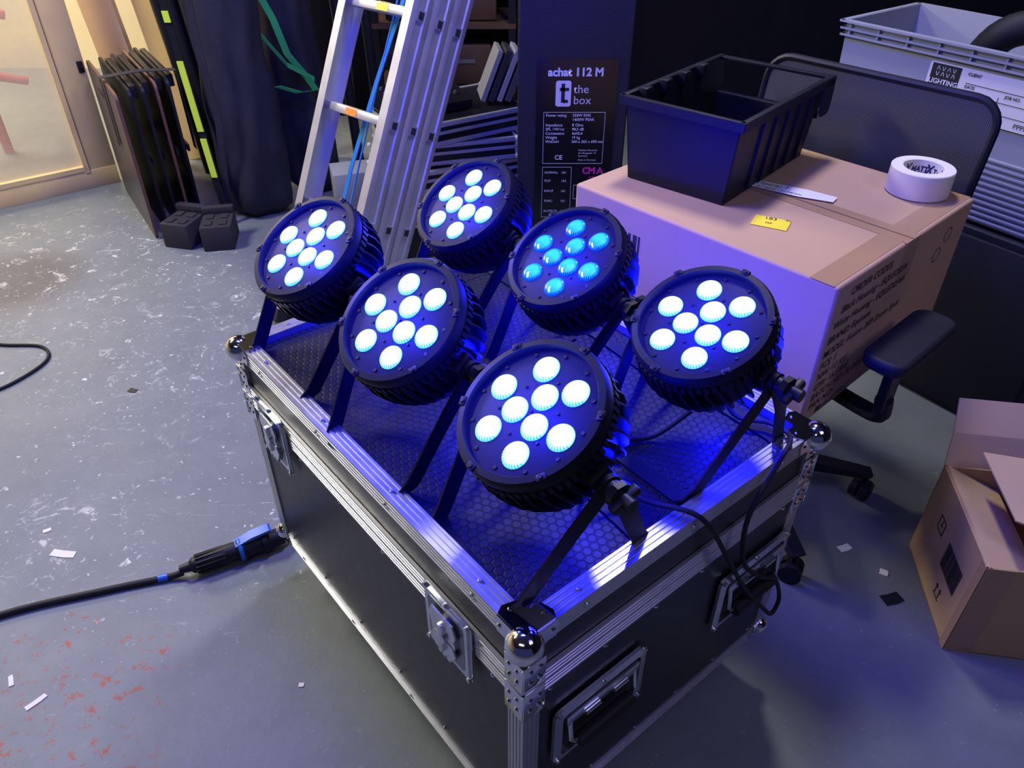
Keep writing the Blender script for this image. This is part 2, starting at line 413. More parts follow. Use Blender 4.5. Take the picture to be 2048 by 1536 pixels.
for x,sx in ((0,1),(W,-1)):
    for y,sy in ((0,1),(Lc,-1)):
        for z,sz in ((ZT,-1),(ZB,1)):
            b=B(); c=V(x,y,z); s=.054 if sz<0 else .036
            ex,ey,ez=V(sx,0,0),V(0,sy,0),V(0,0,sz)
            b.sph(c+(ex+ey)*.005+ez*.019,.0265 if sz<0 else .020,seg=32)
            plate(b,c,ex,ey,-ez,s); plate(b,c,ex,ez,-ey,s); plate(b,c,ey,ez,-ex,s)
            for a,bb,n in ((ex,ey,-ez),(ex,ez,-ey),(ey,ez,-ex)):
                rivet(b,c+a*(s-.006)+bb*.017+n*.0022,n,.0045); rivet(b,c+bb*(s-.006)+a*.017+n*.0022,n,.0045)
            b.obj('ball_corner',CHROME,case)
for x,sx in ((0,1),(W,-1)):
    for y,sy in ((0,1),(Lc,-1)):
        for z0,z1 in ((.515,.577),(.586,.640)):
            b=B()
            b.box((x+sx*.019-sx*.004,y-sy*.0035,(z0+z1)/2),(.042,.002,z1-z0),bev=.0008)
            b.box((x-sx*.0035,y+sy*.019-sy*.004,(z0+z1)/2),(.002,.042,z1-z0),bev=.0008)
            for dz in (.012,-.012):
                for q in (.009,.026):
                    rivet(b,(x+sx*q,y-sy*.0045,(z0+z1)/2+dz),(0,-sy,0),.0045)
                    rivet(b,(x-sx*.0045,y+sy*q,(z0+z1)/2+dz),(-sx,0,0),.0045)
            b.obj('corner_brace',CHROME,case)
def facemat(o,R,U):
    R=Vector(R);U=Vector(U);Z=R.cross(U)
    return Matrix(((R.x,U.x,Z.x,o[0]),(R.y,U.y,Z.y,o[1]),(R.z,U.z,Z.z,o[2]),(0,0,0,1)))
def rrect(w,h,r,k=4):
    pts=[]
    for cx,cy,a0 in ((w/2-r,h/2-r,0),(-w/2+r,h/2-r,90),(-w/2+r,-h/2+r,180),(w/2-r,-h/2+r,270)):
        for i in range(k+1):
            a=rad(a0+90*i/k); pts.append((cx+r*math.cos(a),cy+r*math.sin(a)))
    return pts
def latchmesh():
    b=B()
    b.extr(rrect(.118,.138,.010),(0,0,.003),(1,0,0),(0,1,0),(0,0,.002))
    b.extr(rrect(.106,.122,.008),(0,0,.005),(1,0,0),(0,1,0),(0,0,.0035))
    b.extr(rrect(.090,.104,.010),(0,0,.0085),(1,0,0),(0,1,0),(0,0,.0005),mi=1)
    b.cyl((0,0,.012),.030,.006); b.cyl((0,0,.017),.011,.008)
    b.box((0,-.002,.0165),(.013,.060,.010),bev=.003)
    b.extr([(-.026,0),(.026,0),(.034,.020),(.026,.042),(-.026,.042),(-.034,.020)],(0,.004,.013),(1,0,0),(0,1,0),(0,0,.003))
    b.extr([(-.024,0),(.024,0),(.032,-.014),(.022,-.036),(-.022,-.036),(-.032,-.014)],(0,-.008,.013),(1,0,0),(0,1,0),(0,0,.003))
    for x in (-.052,0,.052):
        for y in (-.062,.062): b.cyl((x,y,.0075),.0042,.006,seg=12)
    for i in range(3): b.box((-.012+.012*i,-.048,.0125),(.008,.010,.006))
    return b.mesh('latch',[ZINC,M('latch_recess_steel',(.25,.28,.30),.35,1.)])
lm=latchmesh()
for s in (.165,.750):
    o=mk('butterfly_latch',lm,case); o.matrix_local=facemat((-.0035,s,.548),(0,-1,0),(0,0,1)); o['label']='zinc-plated recessed butterfly latch'
for s in (.3,.75):
    o=mk('butterfly_latch',lm,case); o.matrix_local=facemat((W+.0035,s*.85,.548),(0,1,0),(0,0,1)); o['label']='zinc-plated recessed butterfly latch'
def handle(o4,name='recessed_handle'):
    b=B(); w,h=.198,.140
    outer=rrect(w,h,.014);inner=rrect(w-.030,h-.030,.009)
    for k in range(len(outer)):
        p,q,p2,q2=outer[k],outer[(k+1)%len(outer)],inner[k],inner[(k+1)%len(inner)]
        b.face([(p[0],p[1],.006),(q[0],q[1],.006),(q2[0],q2[1],.008),(p2[0],p2[1],.008)])
        b.face([(p[0],p[1],.0),(q[0],q[1],.0),(q[0],q[1],.006),(p[0],p[1],.006)])
        b.face([(p2[0],p2[1],.008),(q2[0],q2[1],.008),(q2[0],q2[1],-.0),(p2[0],p2[1],-.0)])
    for x in (-w/2+.008,0,w/2-.008):
        for y in (-h/2+.007,h/2-.007): b.cyl((x,y,.0085),.004,.004,seg=12)
    par_=b.obj(name,ZINC,case,label='chrome recessed spring handle'); par_.matrix_local=o4
    b=B(); b.extr(rrect(w-.031,h-.031,.009),(0,0,.0005),(1,0,0),(0,1,0),(0,0,.001)); b.obj('handle_dish',INK,par_)
    b=B(); b.tube([(-.070,.034,.008),(-.070,-.012,.014),(-.062,-.024,.015),(.062,-.024,.015),(.070,-.012,.014),(.070,.034,.008)],.0042,smooth=False)
    b.box((0,.038,.008),(.155,.020,.008),bev=.001)
    b.cyl((-.03,.038,.014),.006,.03,'X'); b.cyl((.03,.038,.014),.006,.03,'X'); b.obj('handle_bail',ZINC,par_)
    b=B(); b.cyl((0,-.024,.018),.0125,.116,'X',seg=20); b.obj('handle_grip',RUB,par_)
for s in (.155,.540): handle(facemat((s,-.0025,.400),(1,0,0),(0,0,1)))
for x in (.08,W-.08):
    for y in (.09,Lc-.09):
        b=B(); b.box((x,y,.1365),(.085,.085,.004),mi=1); b.cyl((x,y,.128),.03,.014,mi=1)
        b.box((x-.022,y,.085),(.003,.05,.075),mi=1); b.box((x+.022,y,.085),(.003,.05,.075),mi=1); b.box((x,y,.121),(.047,.05,.003),mi=1)
        b.cyl((x,y,.05),.05,.032,'X',seg=32); b.cyl((x,y,.05),.008,.052,'X',mi=1)
        b.obj('castor',[RUB,ZINC],case)

# ------------------------------------------------------------------ LED par lights
def m_panel():
    b=B(); b.lathe([(.0965,-.004),(.0965,0),(.094,.0008)],seg=64,mat=Matrix.Translation((0,0,.054)))
    for i in range(12):
        a=rad(15+30*i); r=.086; b.cyl((r*math.cos(a),r*math.sin(a),.0555),.0028,.0025,seg=8,mi=1)
    for a,r in ((90,.040),(210,.040),(330,.040),(30,.050),(150,.050),(270,.050),(0,0)):
        b.cyl((r*math.cos(rad(a)),r*math.sin(rad(a)),.0555),.0022,.0025,seg=8,mi=1)
    return b.mesh('front_panel',[PANEL,BLKM])
def m_bezel():
    b=B()
    b.lathe([(.0945,.050),(.0945,.0625),(.0960,.0650),(.1050,.0635),(.1086,.058),(.1086,.044),(.100,.044),(.098,.050)],seg=96,closed=True)
    for i in range(6):
        a=rad(30+60*i)
        R=Matrix.Rotation(a,3,'Z')
        b.box(R@V(.1035,0,.0635),(.010,.014,.005),rot=R,bev=.0015)
        b.cyl(R@V(.1035,0,.0670),.0030,.002,seg=10)
    return b.mesh('bezel',BLKM)
def m_housing():
    b=B()
    for i in range(60):
        a=2*math.pi*i/60; R=Matrix.Rotation(a,3,'Z')
        b.box(R@V(.1065,0,.036),(.008,.0065,.014),rot=R)
    b.lathe([(.098,.044),(.104,.043),(.104,.030),(.098,.022),(.092,-.02),(.080,-.055),(.055,-.062)],seg=64)
    for i in range(36):
        a0=2*math.pi*i/36
        pts=[]
        prof=[(.030,.110,.100),(.010,.113,.096),(-.015,.110,.090),(-.040,.100,.082),(-.058,.086,.070)]
        for k,(z,ro,ri) in enumerate(prof):
            a=a0+.045*k
            for th in (-.0016,.0016):
                for r in (ri,ro):
                    d=V(math.cos(a),math.sin(a),0); tt=V(-d.y,d.x,0)
                    pts.append(b.bm.verts.new(d*r+tt*th+V(0,0,z)))
        for k in range(len(prof)-1):
            q=pts[4*k:4*k+4]; p=pts[4*k+4:4*k+8]
            for i0,i1 in ((0,1),(1,3),(3,2),(2,0)): b.bm.faces.new((q[i0],q[i1],p[i1],p[i0]))
        b.bm.faces.new((pts[0],pts[1],pts[3],pts[2])); b.bm.faces.new((pts[-4],pts[-3],pts[-1],pts[-2]))
    b.cyl((0,0,-.068),.062,.016); b.box((0,.02,-.078),(.07,.05,.008),bev=.002)
    for s in (-1,1): b.box((s*.109,0,0),(.018,.034,.034),bev=.004)
    return b.mesh('housing',BLKM)
def m_lens():
    b=B(); R_=.0190; pr=[(R_+.0006,0),(R_,.0016)]
    for k in range(1,6):
        a=k/6*math.pi/2; pr.append((R_*math.cos(a),.0016+.0042*math.sin(a)))
    pr.append((.0008,.0058)); b.lathe(pr,seg=32); return b
def m_bracket(sgn,hp,yb,flare):
    b=B(); pts=[];ws=[]
    wv=V(0,sgn*.8,.6)
    xo,xb=.1235+flare,.098
    for sx in (-1,1):
        seq=[((sx*xo,0,hp),wv),((sx*xo,sgn*yb*.12,hp-.022),wv),((sx*(xo-.004),sgn*yb*.35,hp*.68),wv),((sx*(xb+.006),sgn*yb*.86,.022),wv),((sx*(xb+.001),sgn*yb*.96,.008),(0,sgn*.95,.3)),((sx*(xb-.012),sgn*yb,.0022),(0,sgn,0))]
        if sx==1: seq=seq[::-1]
        for p,w in seq: pts.append(p);ws.append(w)
    b.ribbon(pts,ws,.028,.0032)
    for sx in (-1,1): b.cyl((sx*xo,0,hp),.016,.0036,'X')
    return b.mesh('bracket',BLKM)
def m_knob():
    b=B(); b.cyl((0,0,0),.0125,.020,'X'); b.cyl((.012,0,0),.019,.010,'X',seg=8)
    b.box((.022,0,0),(.014,.046,.014),bev=.004); b.cyl((.027,0,0),.010,.020,'X',seg=12); return b.mesh('knob',BLK)
mp,mb,mh=m_panel(),m_bezel(),m_housing()
ml=m_lens().mesh('lens',LENSW); mlb=m_lens().mesh('lens',LENSB); mkn=m_knob()
ro,ri=.0628,.0250
PARS=[('A',.0247,.7815,-145.8,58.0,0),('B',-.169,1.0007,-136.1,54.9,0),('C',-.3616,1.2408,-139.3,57.3,0),
      ('D',-.092,1.424,-143.2,54.5,0),('E',.0913,1.2025,-145.2,57.9,1),('F',.285,.9916,-141.5,62.5,0)]
LBL={'A':'black LED par light lit blue-white, above the chrome ball corner',
'B':'black LED par light lit blue-white, mid-row on the case',
'C':'black LED par light lit blue-white, beside the aluminium ladder',
'D':'black LED par light lit cool white, beside the loudspeaker stack',
'E':'black LED par light glowing cyan-blue, in the middle row',
'F':'black LED par light lit blue-white, beside the cardboard carton'}
def plight(name,loc,col,e,size=.02):
    l=bpy.data.lights.new(name,'POINT'); l.energy=e; l.color=col; l.shadow_soft_size=size
    o=bpy.data.objects.new(name,l); o.location=loc; COL.objects.link(o)
    return o
SPILL={'A':3.0,'B':2.6,'C':1.6,'D':3.0,'E':5.5,'F':5.5}
for n,X,Y,az,el,cy in PARS:
    a,e=rad(az),rad(el)
    nv=V(math.cos(e)*math.cos(a),math.cos(e)*math.sin(a),math.sin(e))
    piv=V(X,Y,.92)-nv*.055
    zb=ZD+.0005; hp=piv.z-zb
    p=thing('par_light',(piv.x,piv.y,zb),az-90,LBL[n],'stage light','LED par lights on the flight case')
    rt=(-(rad(90)-e),0,0)
    for nm,me in (('housing',mh),('front_panel',mp),('bezel',mb)): mk(nm,me,p,(0,0,hp),rt)
    Rx=Matrix.Rotation(rt[0],3,'X')
    pos=[(ro*math.cos(rad(60*i)),ro*math.sin(rad(60*i))) for i in range(6)]
    pos+=[(-ri*math.cos(rad(q)),-ri*math.sin(rad(q))) for q in (90,-30,210)]
    for x,y in pos: mk('lens',mlb if cy else ml,p,V(0,0,hp)+Rx@V(x,y,.0545),rt)
    mk('bracket',m_bracket(1,hp,.128,0),p); mk('bracket',m_bracket(-1,hp,.105,.004),p)
    mk('knob',mkn,p,(.133,0,hp),(rad(25),0,0)); mk('knob',mkn,p,(-.133,0,hp),(rad(25),0,rad(180)))
    plight('led_glow',V(X,Y,.92)+nv*.07,(.008,.010,1.),5.2,.03)
    plight('added_blue_spill',V(X,Y,.92)-nv*.155+V(.02,.0,-.025),(.003,.004,1.),SPILL[n],.02)  # added blue light behind the head, standing in for spill and flare
    plight('added_blue_spill',V(X,Y,.92)+V(.135,-.01,-.06),(.003,.004,1.),SPILL[n]*.40,.015)  # second added blue light, beside the head
plight('added_blue_spill',(.36,1.24,.78),(.008,.010,1.),.8,.03)  # added blue light to tint the carton's front face
cm=Matrix.Translation((.0166,.608,0))@Matrix.Rotation(rad(39.4),4,'Z')
def cp(v,u,z): return cm@V(v,u,z)
b=B(); b.tube([cp(.235,.16,.80),cp(.25,.11,.73),cp(.285,.057,.706),cp(.322,-.018,.706),cp(.40,-.036,.57),cp(.469,-.038,.452),cp(.575,-.040,.30),cp(.617,-.038,.252),cp(.628,-.038,.29),cp(.585,-.038,.38),cp(.519,-.038,.44),cp(.45,-.036,.53),cp(.435,-.032,.64),cp(.50,-.024,.712),cp(.572,.002,.710),cp(.585,.05,.704),cp(.55,.10,.710),cp(.53,.14,.79)],.0042,seg=8)
b.obj('link_cable',RUB,label='thin black power link cable draped over the case edge',cat='cable')
for (a_,b_) in ((.42,.30),(.14,.62)):
    b=B(); b.tube([cp(.20,a_-.02,.80),cp(.235,a_,.73),cp(.28,a_+.03,.692),cp(.36,a_+.05,.690),cp(.42,a_+.02,.692),cp(.47,a_-.01,.74)],.004,seg=8)
    b.obj('link_cable',RUB,label='short black cable joining two par lights on the case top',cat='cable')

# ------------------------------------------------------------------ carton on chair
ca=42.5
cart=thing('cardboard_carton',(.60,1.25,.50),ca,'large sealed brown carton with printed order codes, on office chair','box')
CL,CR,CH=.667,.600,.33
b=B(); b.box((CR/2,CL/2,CH/2),(CR,CL,CH))
o=b.obj('carton_body',CARD,cart); bevel(o,.006,3)
b=B()
b.box((CR/2,CL/2,CH+.0010),(.0035,CL,.0008),mi=1)
b.box((CR/2,CL/2,CH+.0004),(.062,CL+.001,.0010)); b.box((CR/2,-.0004,CH-.045),(.062,.001,.09)); b.box((CR/2,CL+.0004,CH-.045),(.062,.001,.09))
b.box((CR/2,.035,CH+.0003),(CR,.05,.0009))
b.obj('carton_tape',[PTAPE,SEAM],cart,label='glossy brown parcel tape')
X_,Z_=(1,0,0),(0,0,1)
lines=[('ORDER CODES:',.060,.300),('Black Housing - EQLED054',.038,.268),('White Housing - EQLED054A',.022,.236),('BRAND: Equinox',.016,.204),('MODEL: Fusion 200 Zoom Spot',.014,.172),('PCS: 1',.014,.144),('NW: 12 KG',.014,.118),('GW: 15.5 KG',.014,.092),('BATCH NO: PL-8653-02',.014,.066),('PAN NO:',.014,.041),('Made in P.R.C.',.050,.017)]
text([(s,.0240,(x,-.0012,z-.007),X_,Z_,'LEFT',.2,.006) for s,x,z in lines],'printed_text',INK,cart)
for x,z in ((.50,.275),(.47,.235)):
    b=B(); b.lathe([(.016,0),(.0175,0),(.0175,.0003),(.016,.0003)],seg=32,mat=Matrix.Translation((x,-.0006,z))@Matrix.Rotation(rad(90),4,'X'),closed=True); b.obj('printed_circle',INK,cart)
b=B()
for i,(w_,g) in enumerate(((.004,0),(.010,.012),(.006,.028),(.003,.040),(.009,.052))):
    b.box((-.0005,CL*.70+g,.24),(.001,w_,.05))
b.obj('printed_marks',INK,cart)
b=B(); b.box((.150,.240,CH+.0012),(.052,.075,.0008),rot=Matrix.Rotation(rad(20),3,'Z')); b.obj('yellow_sticker',YEL,cart,label='yellow price sticker')
R20=Matrix.Rotation(rad(-65),3,'Z')
text([('183',.018,V(.155,.260,CH+.0018),R20@V(1,0,0),R20@V(0,1,0)),('4x',.012,V(.178,.223,CH+.0018),R20@V(1,0,0),R20@V(0,1,0)),('PSP',.010,V(.138,.247,CH+.0018),R20@V(1,0,0),R20@V(0,1,0))],'sticker_text',INK,cart)
note=thing('paper_note',(.640,1.690,.8335),-32,'white paper slip with handwriting lying on the carton','paper')
b=B(); b.extr([(-.09,-.022),(.02,-.026),(.095,-.016),(.097,.016),(.03,.024),(-.088,.020)],(0,0,0),(1,0,0),(0,1,0),(0,0,.0006)); b.obj('note_paper',WPAP,note)
text([('(Spare) T.',.020,(-.085,.002,.0007),(1,0,0),(0,1,0),'LEFT',.2),('by mod   1194mm',.014,(-.08,-.018,.0007),(1,0,0),(0,1,0),'LEFT',.3)],'handwriting',INK,note)

# ------------------------------------------------------------------ parts bin
bn=thing('plastic_parts_bin',(.500,1.848,.8315),49.3,'open black plastic stacking parts bin with ribbed sides, on the carton','storage bin')
def wallpoly(b,pts_out,th):
    a=[b.bm.verts.new(p) for p in pts_out]; c=[b.bm.verts.new(Vector(p)+Vector(th)) for p in pts_out]
    n=len(a); b.bm.faces.new(a); b.bm.faces.new(c[::-1])
    for i in range(n): b.bm.faces.new((a[i],a[(i+1)%n],c[(i+1)%n],c[i]))
bh=.19
wb,wt,lb_,lt=.125,.143,.200,.2075
def yw(z): return wb+(wt-wb)*z/bh
def xw(z): return lb_+(lt-lb_)*z/bh
b=B(); b.box((0,0,.002),(2*lb_,2*wb,.004))
for s in (-1,1):
    prof=[(-xw(0),0),(xw(0),0),(xw(.10)+.002,.10),(xw(.12)+.035,.125),(xw(bh)+.030,bh),(-xw(bh),bh)]
    wallpoly(b,[(x,s*yw(z),z) for x,z in prof],(0,-s*.003,0))
wallpoly(b,[(-xw(0),-yw(0),0),(-xw(0),yw(0),0),(-xw(bh),yw(bh),bh),(-xw(bh),-yw(bh),bh)],(.003,0,0))
wallpoly(b,[(xw(0),-yw(0),0),(xw(0),yw(0),0),(xw(.105),yw(.105),.105),(xw(.105),-yw(.105),.105)],(-.003,0,0))
b.obj('bin_body',BLK,bn)
b=B()
for sy in (-1,1): b.box((.012,sy*.148,bh-.002),(.460,.014,.006),bev=.002); b.box((.012,sy*.154,bh-.010),(.460,.003,.018))
b.box((-.212,0,bh-.002),(.012,.306,.006),bev=.002); b.box((-.218,0,bh-.010),(.003,.306,.018))
b.box((.232,0,bh-.004),(.018,.306,.008),bev=.002)
b.box((.214,0,.106),(.024,.272,.006),bev=.002); b.box((.225,0,.098),(.003,.272,.020))
b.obj('bin_rim',BLK,bn)
for sy in (-1,1):
    b=B(); b.extr(rrect(.060,.085,.018),(.212,sy*.1525,bh-.045),(1,0,0),(0,0,1),(0,sy*.003,0)); b.obj('stacking_lip',BLK,bn)
    for i in range(5):
        b=B(); x=-.10+.062*i
        b.extr([(0.1235,.008),(.133,.008),(.148,bh-.006),(.141,bh-.006)],(x,0,0),(0,sy,0),(0,0,1),(.010,0,0)); b.obj('bin_rib',BLK,bn)
for i in range(4):
    b=B(); x=-.15+.085*i; b.box((x,.130,bh-.008),(.028,.026,.030),bev=.003); b.box((x,.133,bh-.050),(.008,.012,.08)); b.obj('stacking_peg',BLK,bn)
tr=thing('tape_roll',(.925,1.695,.8315),0,'roll of white cloth gaffer tape lying flat on the carton','tape')
b=B(); b.lathe([(.046,0),(.0665,0),(.068,.002),(.068,.056),(.0665,.058),(.046,.058)],seg=64,closed=True); b.obj('tape_winding',WTAPE,tr)
b=B(); b.lathe([(.0430,.001),(.0462,.001),(.0462,.0575),(.0430,.0575)],seg=64,closed=True); b.obj('cardboard_core',WPAP,tr)
it=[];x=0
for k in range(12):
    s_=('X','MATT','X','Tex')[k%4]
    it.append((s_,.030 if s_=='X' else .019,(x,0,.030 if k%2 else .028),(1,0,0),(0,0,1),'LEFT',.15,.04)); x+=.024 if s_=='X' else (.044 if s_=='MATT' else .032)
kx=2*math.pi*.0426/x
text(it,'core_print',M('navy_ink',(.02,.03,.15),.5),tr,warp=lambda c:V(.0426*math.cos(-c.x*kx/.0426),.0426*math.sin(-c.x*kx/.0426),c.z))

# ------------------------------------------------------------------ office chair
ch=thing('office_chair',(.60,1.25,0),ca,'black office swivel chair with mesh back, holding the carton','chair')
sx0,sy0=.30,.30
b=B(); b.extr(rrect(.50,.50,.07),(sx0,sy0,.425),(1,0,0),(0,1,0),(0,0,.072)); o=b.obj('seat',FAB,ch); bevel(o,.015,3)
cx,cy=.256,.235
b=B(); b.cyl((cx,cy,.26),.028,.30); b.cyl((cx,cy,.33),.018,.19); b.box((cx,cy,.415),(.18,.16,.03)); b.obj('gas_lift',BLK,ch)
b=B(); b.cyl((cx,cy,.13),.045,.07)
cast=[]
for k in range(5):
    a=rad(-80+72*k-ca); d=V(math.cos(a),math.sin(a),0)
    R=Matrix.Rotation(a,3,'Z')
    b.extr([(.03,.105),(.34,.078),(.35,.094),(.05,.155)],V(cx,cy,0)-(R@V(0,.020,0)),d,(0,0,1),R@V(0,.040,0))
    cast.append((V(cx,cy,0)+d*.335,a))
o=b.obj('star_base',BLK,ch); bevel(o,.004,2)
for p,a in cast:
    b=B(); R=Matrix.Rotation(a+.9,3,'Z')
    for s in (-1,1): b.cyl(p+R@V(0,s*.015,.028),.028,.018,rot=(R@Matrix.Rotation(rad(90),3,'X')))
    b.cyl(p+V(0,0,.062),.008,.035); b.box(p+V(0,0,.050),(.03,.045,.016),rot=R,bev=.004); b.obj('chair_castor',BLK,ch)
b=B(); b.extr(rrect(.27,.095,.035,6),(.22,-.085,.640),(1,0,0),(0,1,0),(0,0,.030)); o=b.obj('armrest',RUB,ch); bevel(o,.010,3)
b=B(); b.box((.22,-.075,.56),(.055,.022,.16),bev=.005); b.tube([(.22,-.075,.50),(.24,-.070,.445),(.27,-.01,.42),(.29,.08,.415)],.020,seg=10); b.box((.22,-.08,.634),(.12,.05,.012)); b.obj('arm_support',BLK,ch)
b=B()
pl=rrect(.59,.50,.06,5)
org=V(.655,.330,.765)
up_=V(.16,0,1).normalized()
b.extr(pl,org,(0,1,0),up_,V(.006,0,-.001)); b.obj('backrest_mesh',MESHB,ch)
b=B(); b.tube([org+V(0,1,0)*x+up_*y+V(.003,0,0) for x,y in pl+[pl[0]]],.0095,seg=8,smooth=False)
b.tube([(.56,.33,.44),(.64,.33,.44),(.69,.33,.50),(.70,.33,.62)],.022,seg=10)
b.box((.700,.33,.66),(.03,.30,.12),bev=.01)
b.obj('backrest_frame',BLK,ch)

# ------------------------------------------------------------------ storage crate on black cabinet
cr=thing('plastic_crate',(.975,2.488,.585),-54,'grey open plastic storage crate with a white job label','crate')
LX,LY,HZ=.80,.40,.445
b=B()
def crate_ring(z0,z1,o0,o1):
    q=[]
    for oo,z in ((o0,z0),(o1,z1)):
        q.append([b.bm.verts.new((x,y,z)) for x,y in ((oo,oo),(LX-oo,oo),(LX-oo,LY-oo),(oo,LY-oo))])
    for i in range(4): b.bm.faces.new((q[0][i],q[0][(i+1)%4],q[1][(i+1)%4],q[1][i]))
    return q
a_=crate_ring(0,HZ,.022,.012); b.bm.faces.new(a_[0][::-1])
c_=crate_ring(.006,HZ,.026,.016); b.bm.faces.new(c_[0])
for i in range(4): b.bm.faces.new((a_[1][i],a_[1][(i+1)%4],c_[1][(i+1)%4],c_[1][i]))
b.obj('crate_body',GREYP,cr)
b=B()
for z,o_ in ((HZ-.003,-.004),(HZ-.022,0),(HZ-.040,.002)):
    for (c,s) in (((LX/2,o_+.006,z),(LX-2*o_,.014,.006)),((LX/2,LY-o_-.006,z),(LX-2*o_,.014,.006)),((o_+.006,LY/2,z),(.014,LY-2*o_,.006)),((LX-o_-.006,LY/2,z),(.014,LY-2*o_,.006))):
        b.box(c,s)
for i in range(9):
    x=.03+i*(LX-.06)/8; b.box((x,.008,HZ-.022),(.005,.012,.04))
for i in range(5):
    y=.03+i*(LY-.06)/4; b.box((.008,y,HZ-.022),(.012,.005,.04))
for i in range(11):
    z=.012+i*.0165; b.box((LX/2,.018,z),(LX-.05,.010,.009),bev=.002)
b.obj('crate_ribs',GREYP,cr)
fy=.0105
b=B(); b.extr(rrect(.34,.125,.008),(.465,fy,HZ-.118),(1,0,0),(0,0,1),(0,-.0012,0)); b.obj('job_label',WPAP,cr,label='white printed job label')
b=B()
b.box((.344,fy-.0018,HZ-.094),(.082,.0006,.070))
for z in (HZ-.092,HZ-.120,HZ-.150): b.box((.515,fy-.0018,z),(.22,.0006,.0012))
b.box((.50,fy-.0018,HZ-.135),(.0012,.0006,.055))
b.obj('label_print',INK,cr)
text([('LIGHTING',.0180,(.344,fy-.0024,HZ-.110),X_,Z_,'CENTER',0,.025),('- - - - - -',.010,(.344,fy-.0024,HZ-.121),X_,Z_,'CENTER')],'label_logo_text',WHT,cr)
b=B()
for row in (0,1):
    for k in range(4):
        x0=.318+.0150*k; zc_=HZ-.070-.0145*row
        for s in (-1,1):
            b.box((x0+.004+s*.0025,fy-.0024,zc_),(.0013,.0003,.011),rot=Matrix.Rotation(s*rad(20)*(1 if (k+row)%2 else -1),3,'Y'))
b.obj('label_emblem',WHT,cr)
text([('CLIENT',.011,(.405,fy-.0024,HZ-.072),X_,Z_,'LEFT',0,.02),('DATE',.011,(.405,fy-.0024,HZ-.104),X_,Z_,'LEFT',0,.02),('JOB NO.',.011,(.515,fy-.0024,HZ-.106),X_,Z_,'LEFT',0,.02),('PPPP',.018,(.56,fy-.0024,HZ-.172),X_,Z_)],'label_text',INK,cr)
b=B(); b.tube([(.30,.2,.30),(.38,.17,.44),(.46,.2,.480),(.54,.24,.47),(.62,.25,.44),(.70,.2,.28)],.045,seg=14); b.obj('cable_bundle',RUB,loc=(.975,2.488,.585),rot=(0,0,rad(-54)),label='coiled black cable bundle inside the grey crate',cat='cable')
kc=thing('black_storage_cabinet',(.975,2.488,0),-54,'black painted storage cabinet standing under the grey crate','cabinet')
b=B(); b.box((.42,.21,.29),(.90,.42,.575)); o=b.obj('cabinet_body',NAVY,kc); bevel(o,.005)
for x in (.2,.64):
    b=B(); b.box((x,-.004,.29),(.42,.012,.53),bev=.003); b.obj('cabinet_door',NAVY,kc)

# ------------------------------------------------------------------ loudspeakers
def speaker(z,h,label,x0=.02,w=.36,y0=2.60):
    t_=thing('loudspeaker',(x0,y0,z),0,label,'loudspeaker','stacked black loudspeakers')
    b=B(); b.extr([(0,0),(w,0),(w,.26),(w-.06,.365),(.06,.365),(0,.26)],(0,0,.006),(1,0,0),(0,1,0),(0,0,h-.008)); o=b.obj('speaker_cabinet',NAVY,t_); bevel(o,.006)
    for x in (.04,w-.04):
        for y in (.05,.25):
            b=B(); b.cyl((x,y,.003),.015,.006); b.obj('rubber_foot',RUB,t_)
    return t_
speaker(0,.29,'black bass loudspeaker cabinet at the base of the stack')
sp=speaker(.29,1.24,'tall black loudspeaker with white specification print on its face')
b=B(); b.extr(rrect(.262,.59,.006),(.190,-.0003,.305),(1,0,0),(0,0,1),(0,-.002,0)); b.obj('spec_panel',M('gloss_black_label',(.006,.006,.009),.25),sp)
py=-.0028
def T(s,size,x,z,al='LEFT',bold=.0): return (s,size,(x,py,z),X_,Z_,al,0,bold)
tx=[T('achat 112 M',.0360,.185,.548,'CENTER',.036),T('the',.0380,.180,.494,'LEFT',-.004),T('box',.0380,.180,.459,'LEFT',-.004)]
rows=[('Power rating','350W RMS',.418),('','1400W PEAK',.404),('Impedance','8 Ohm',.386),('SPL 1W/1m','98.5 dB',.372),('Connectors','4xNL4',.358),('Weight','19 kg',.344),('WxDxH','360 x 365 x 600 mm',.330)]
for a,c,z in rows:
    if a: tx.append(T(a,.0130,.092,z,'LEFT',.01))
    tx.append(T(c,.0130,.180,z,'LEFT',.01))
tx+=[T('Matthias Neumann',.0085,.205,.302),T('Am Bergacker 14',.0085,.205,.292),T('Germany',.0085,.205,.282),T('Made in Germany',.0085,.205,.268),T('CE',.022,.125,.272,'LEFT',.02)]
for a,c,z in (('NORMAL','1&1',.222),('TOP','1&2',.192),('INPUT','1&1',.155),('THRU','1&1',.118),('BOTTOM','1&2',.080),('INPUT','',.035)):
    tx.append(T(a,.0115,.092,z,'LEFT',.008)); tx.append(T(c,.0115,.150,z,'LEFT',.008))
text(tx,'spec_print',WHT,sp,depth=.0002)
b=B()
def fr(x0,z0,x1,z1,w=.0012):
    for c,s in ((((x0+x1)/2,py,z0),(x1-x0,.0004,w)),(((x0+x1)/2,py,z1),(x1-x0,.0004,w)),((x0,py,(z0+z1)/2),(w,.0004,z1-z0)),((x1,py,(z0+z1)/2),(w,.0004,z1-z0))): b.box(c,s)
fr(.085,.258,.288,.432); fr(.085,.060,.150+.035,.245); fr(.195,.130,.235,.18); fr(.240,.130,.275,.18)
b.obj('spec_lines',WHT,sp)
b=B()
b.extr(rrect(.050,.082,.008),(.147,py+.0002,.492),(1,0,0),(0,0,1),(0,-.0004,0))
b.obj('logo_print',WHT,sp)
b=B()
b.box((.146,py-.0006,.494),(.012,.0004,.060)); b.box((.150,py-.0006,.506),(.030,.0004,.010)); b.box((.155,py-.0006,.468),(.016,.0004,.010))
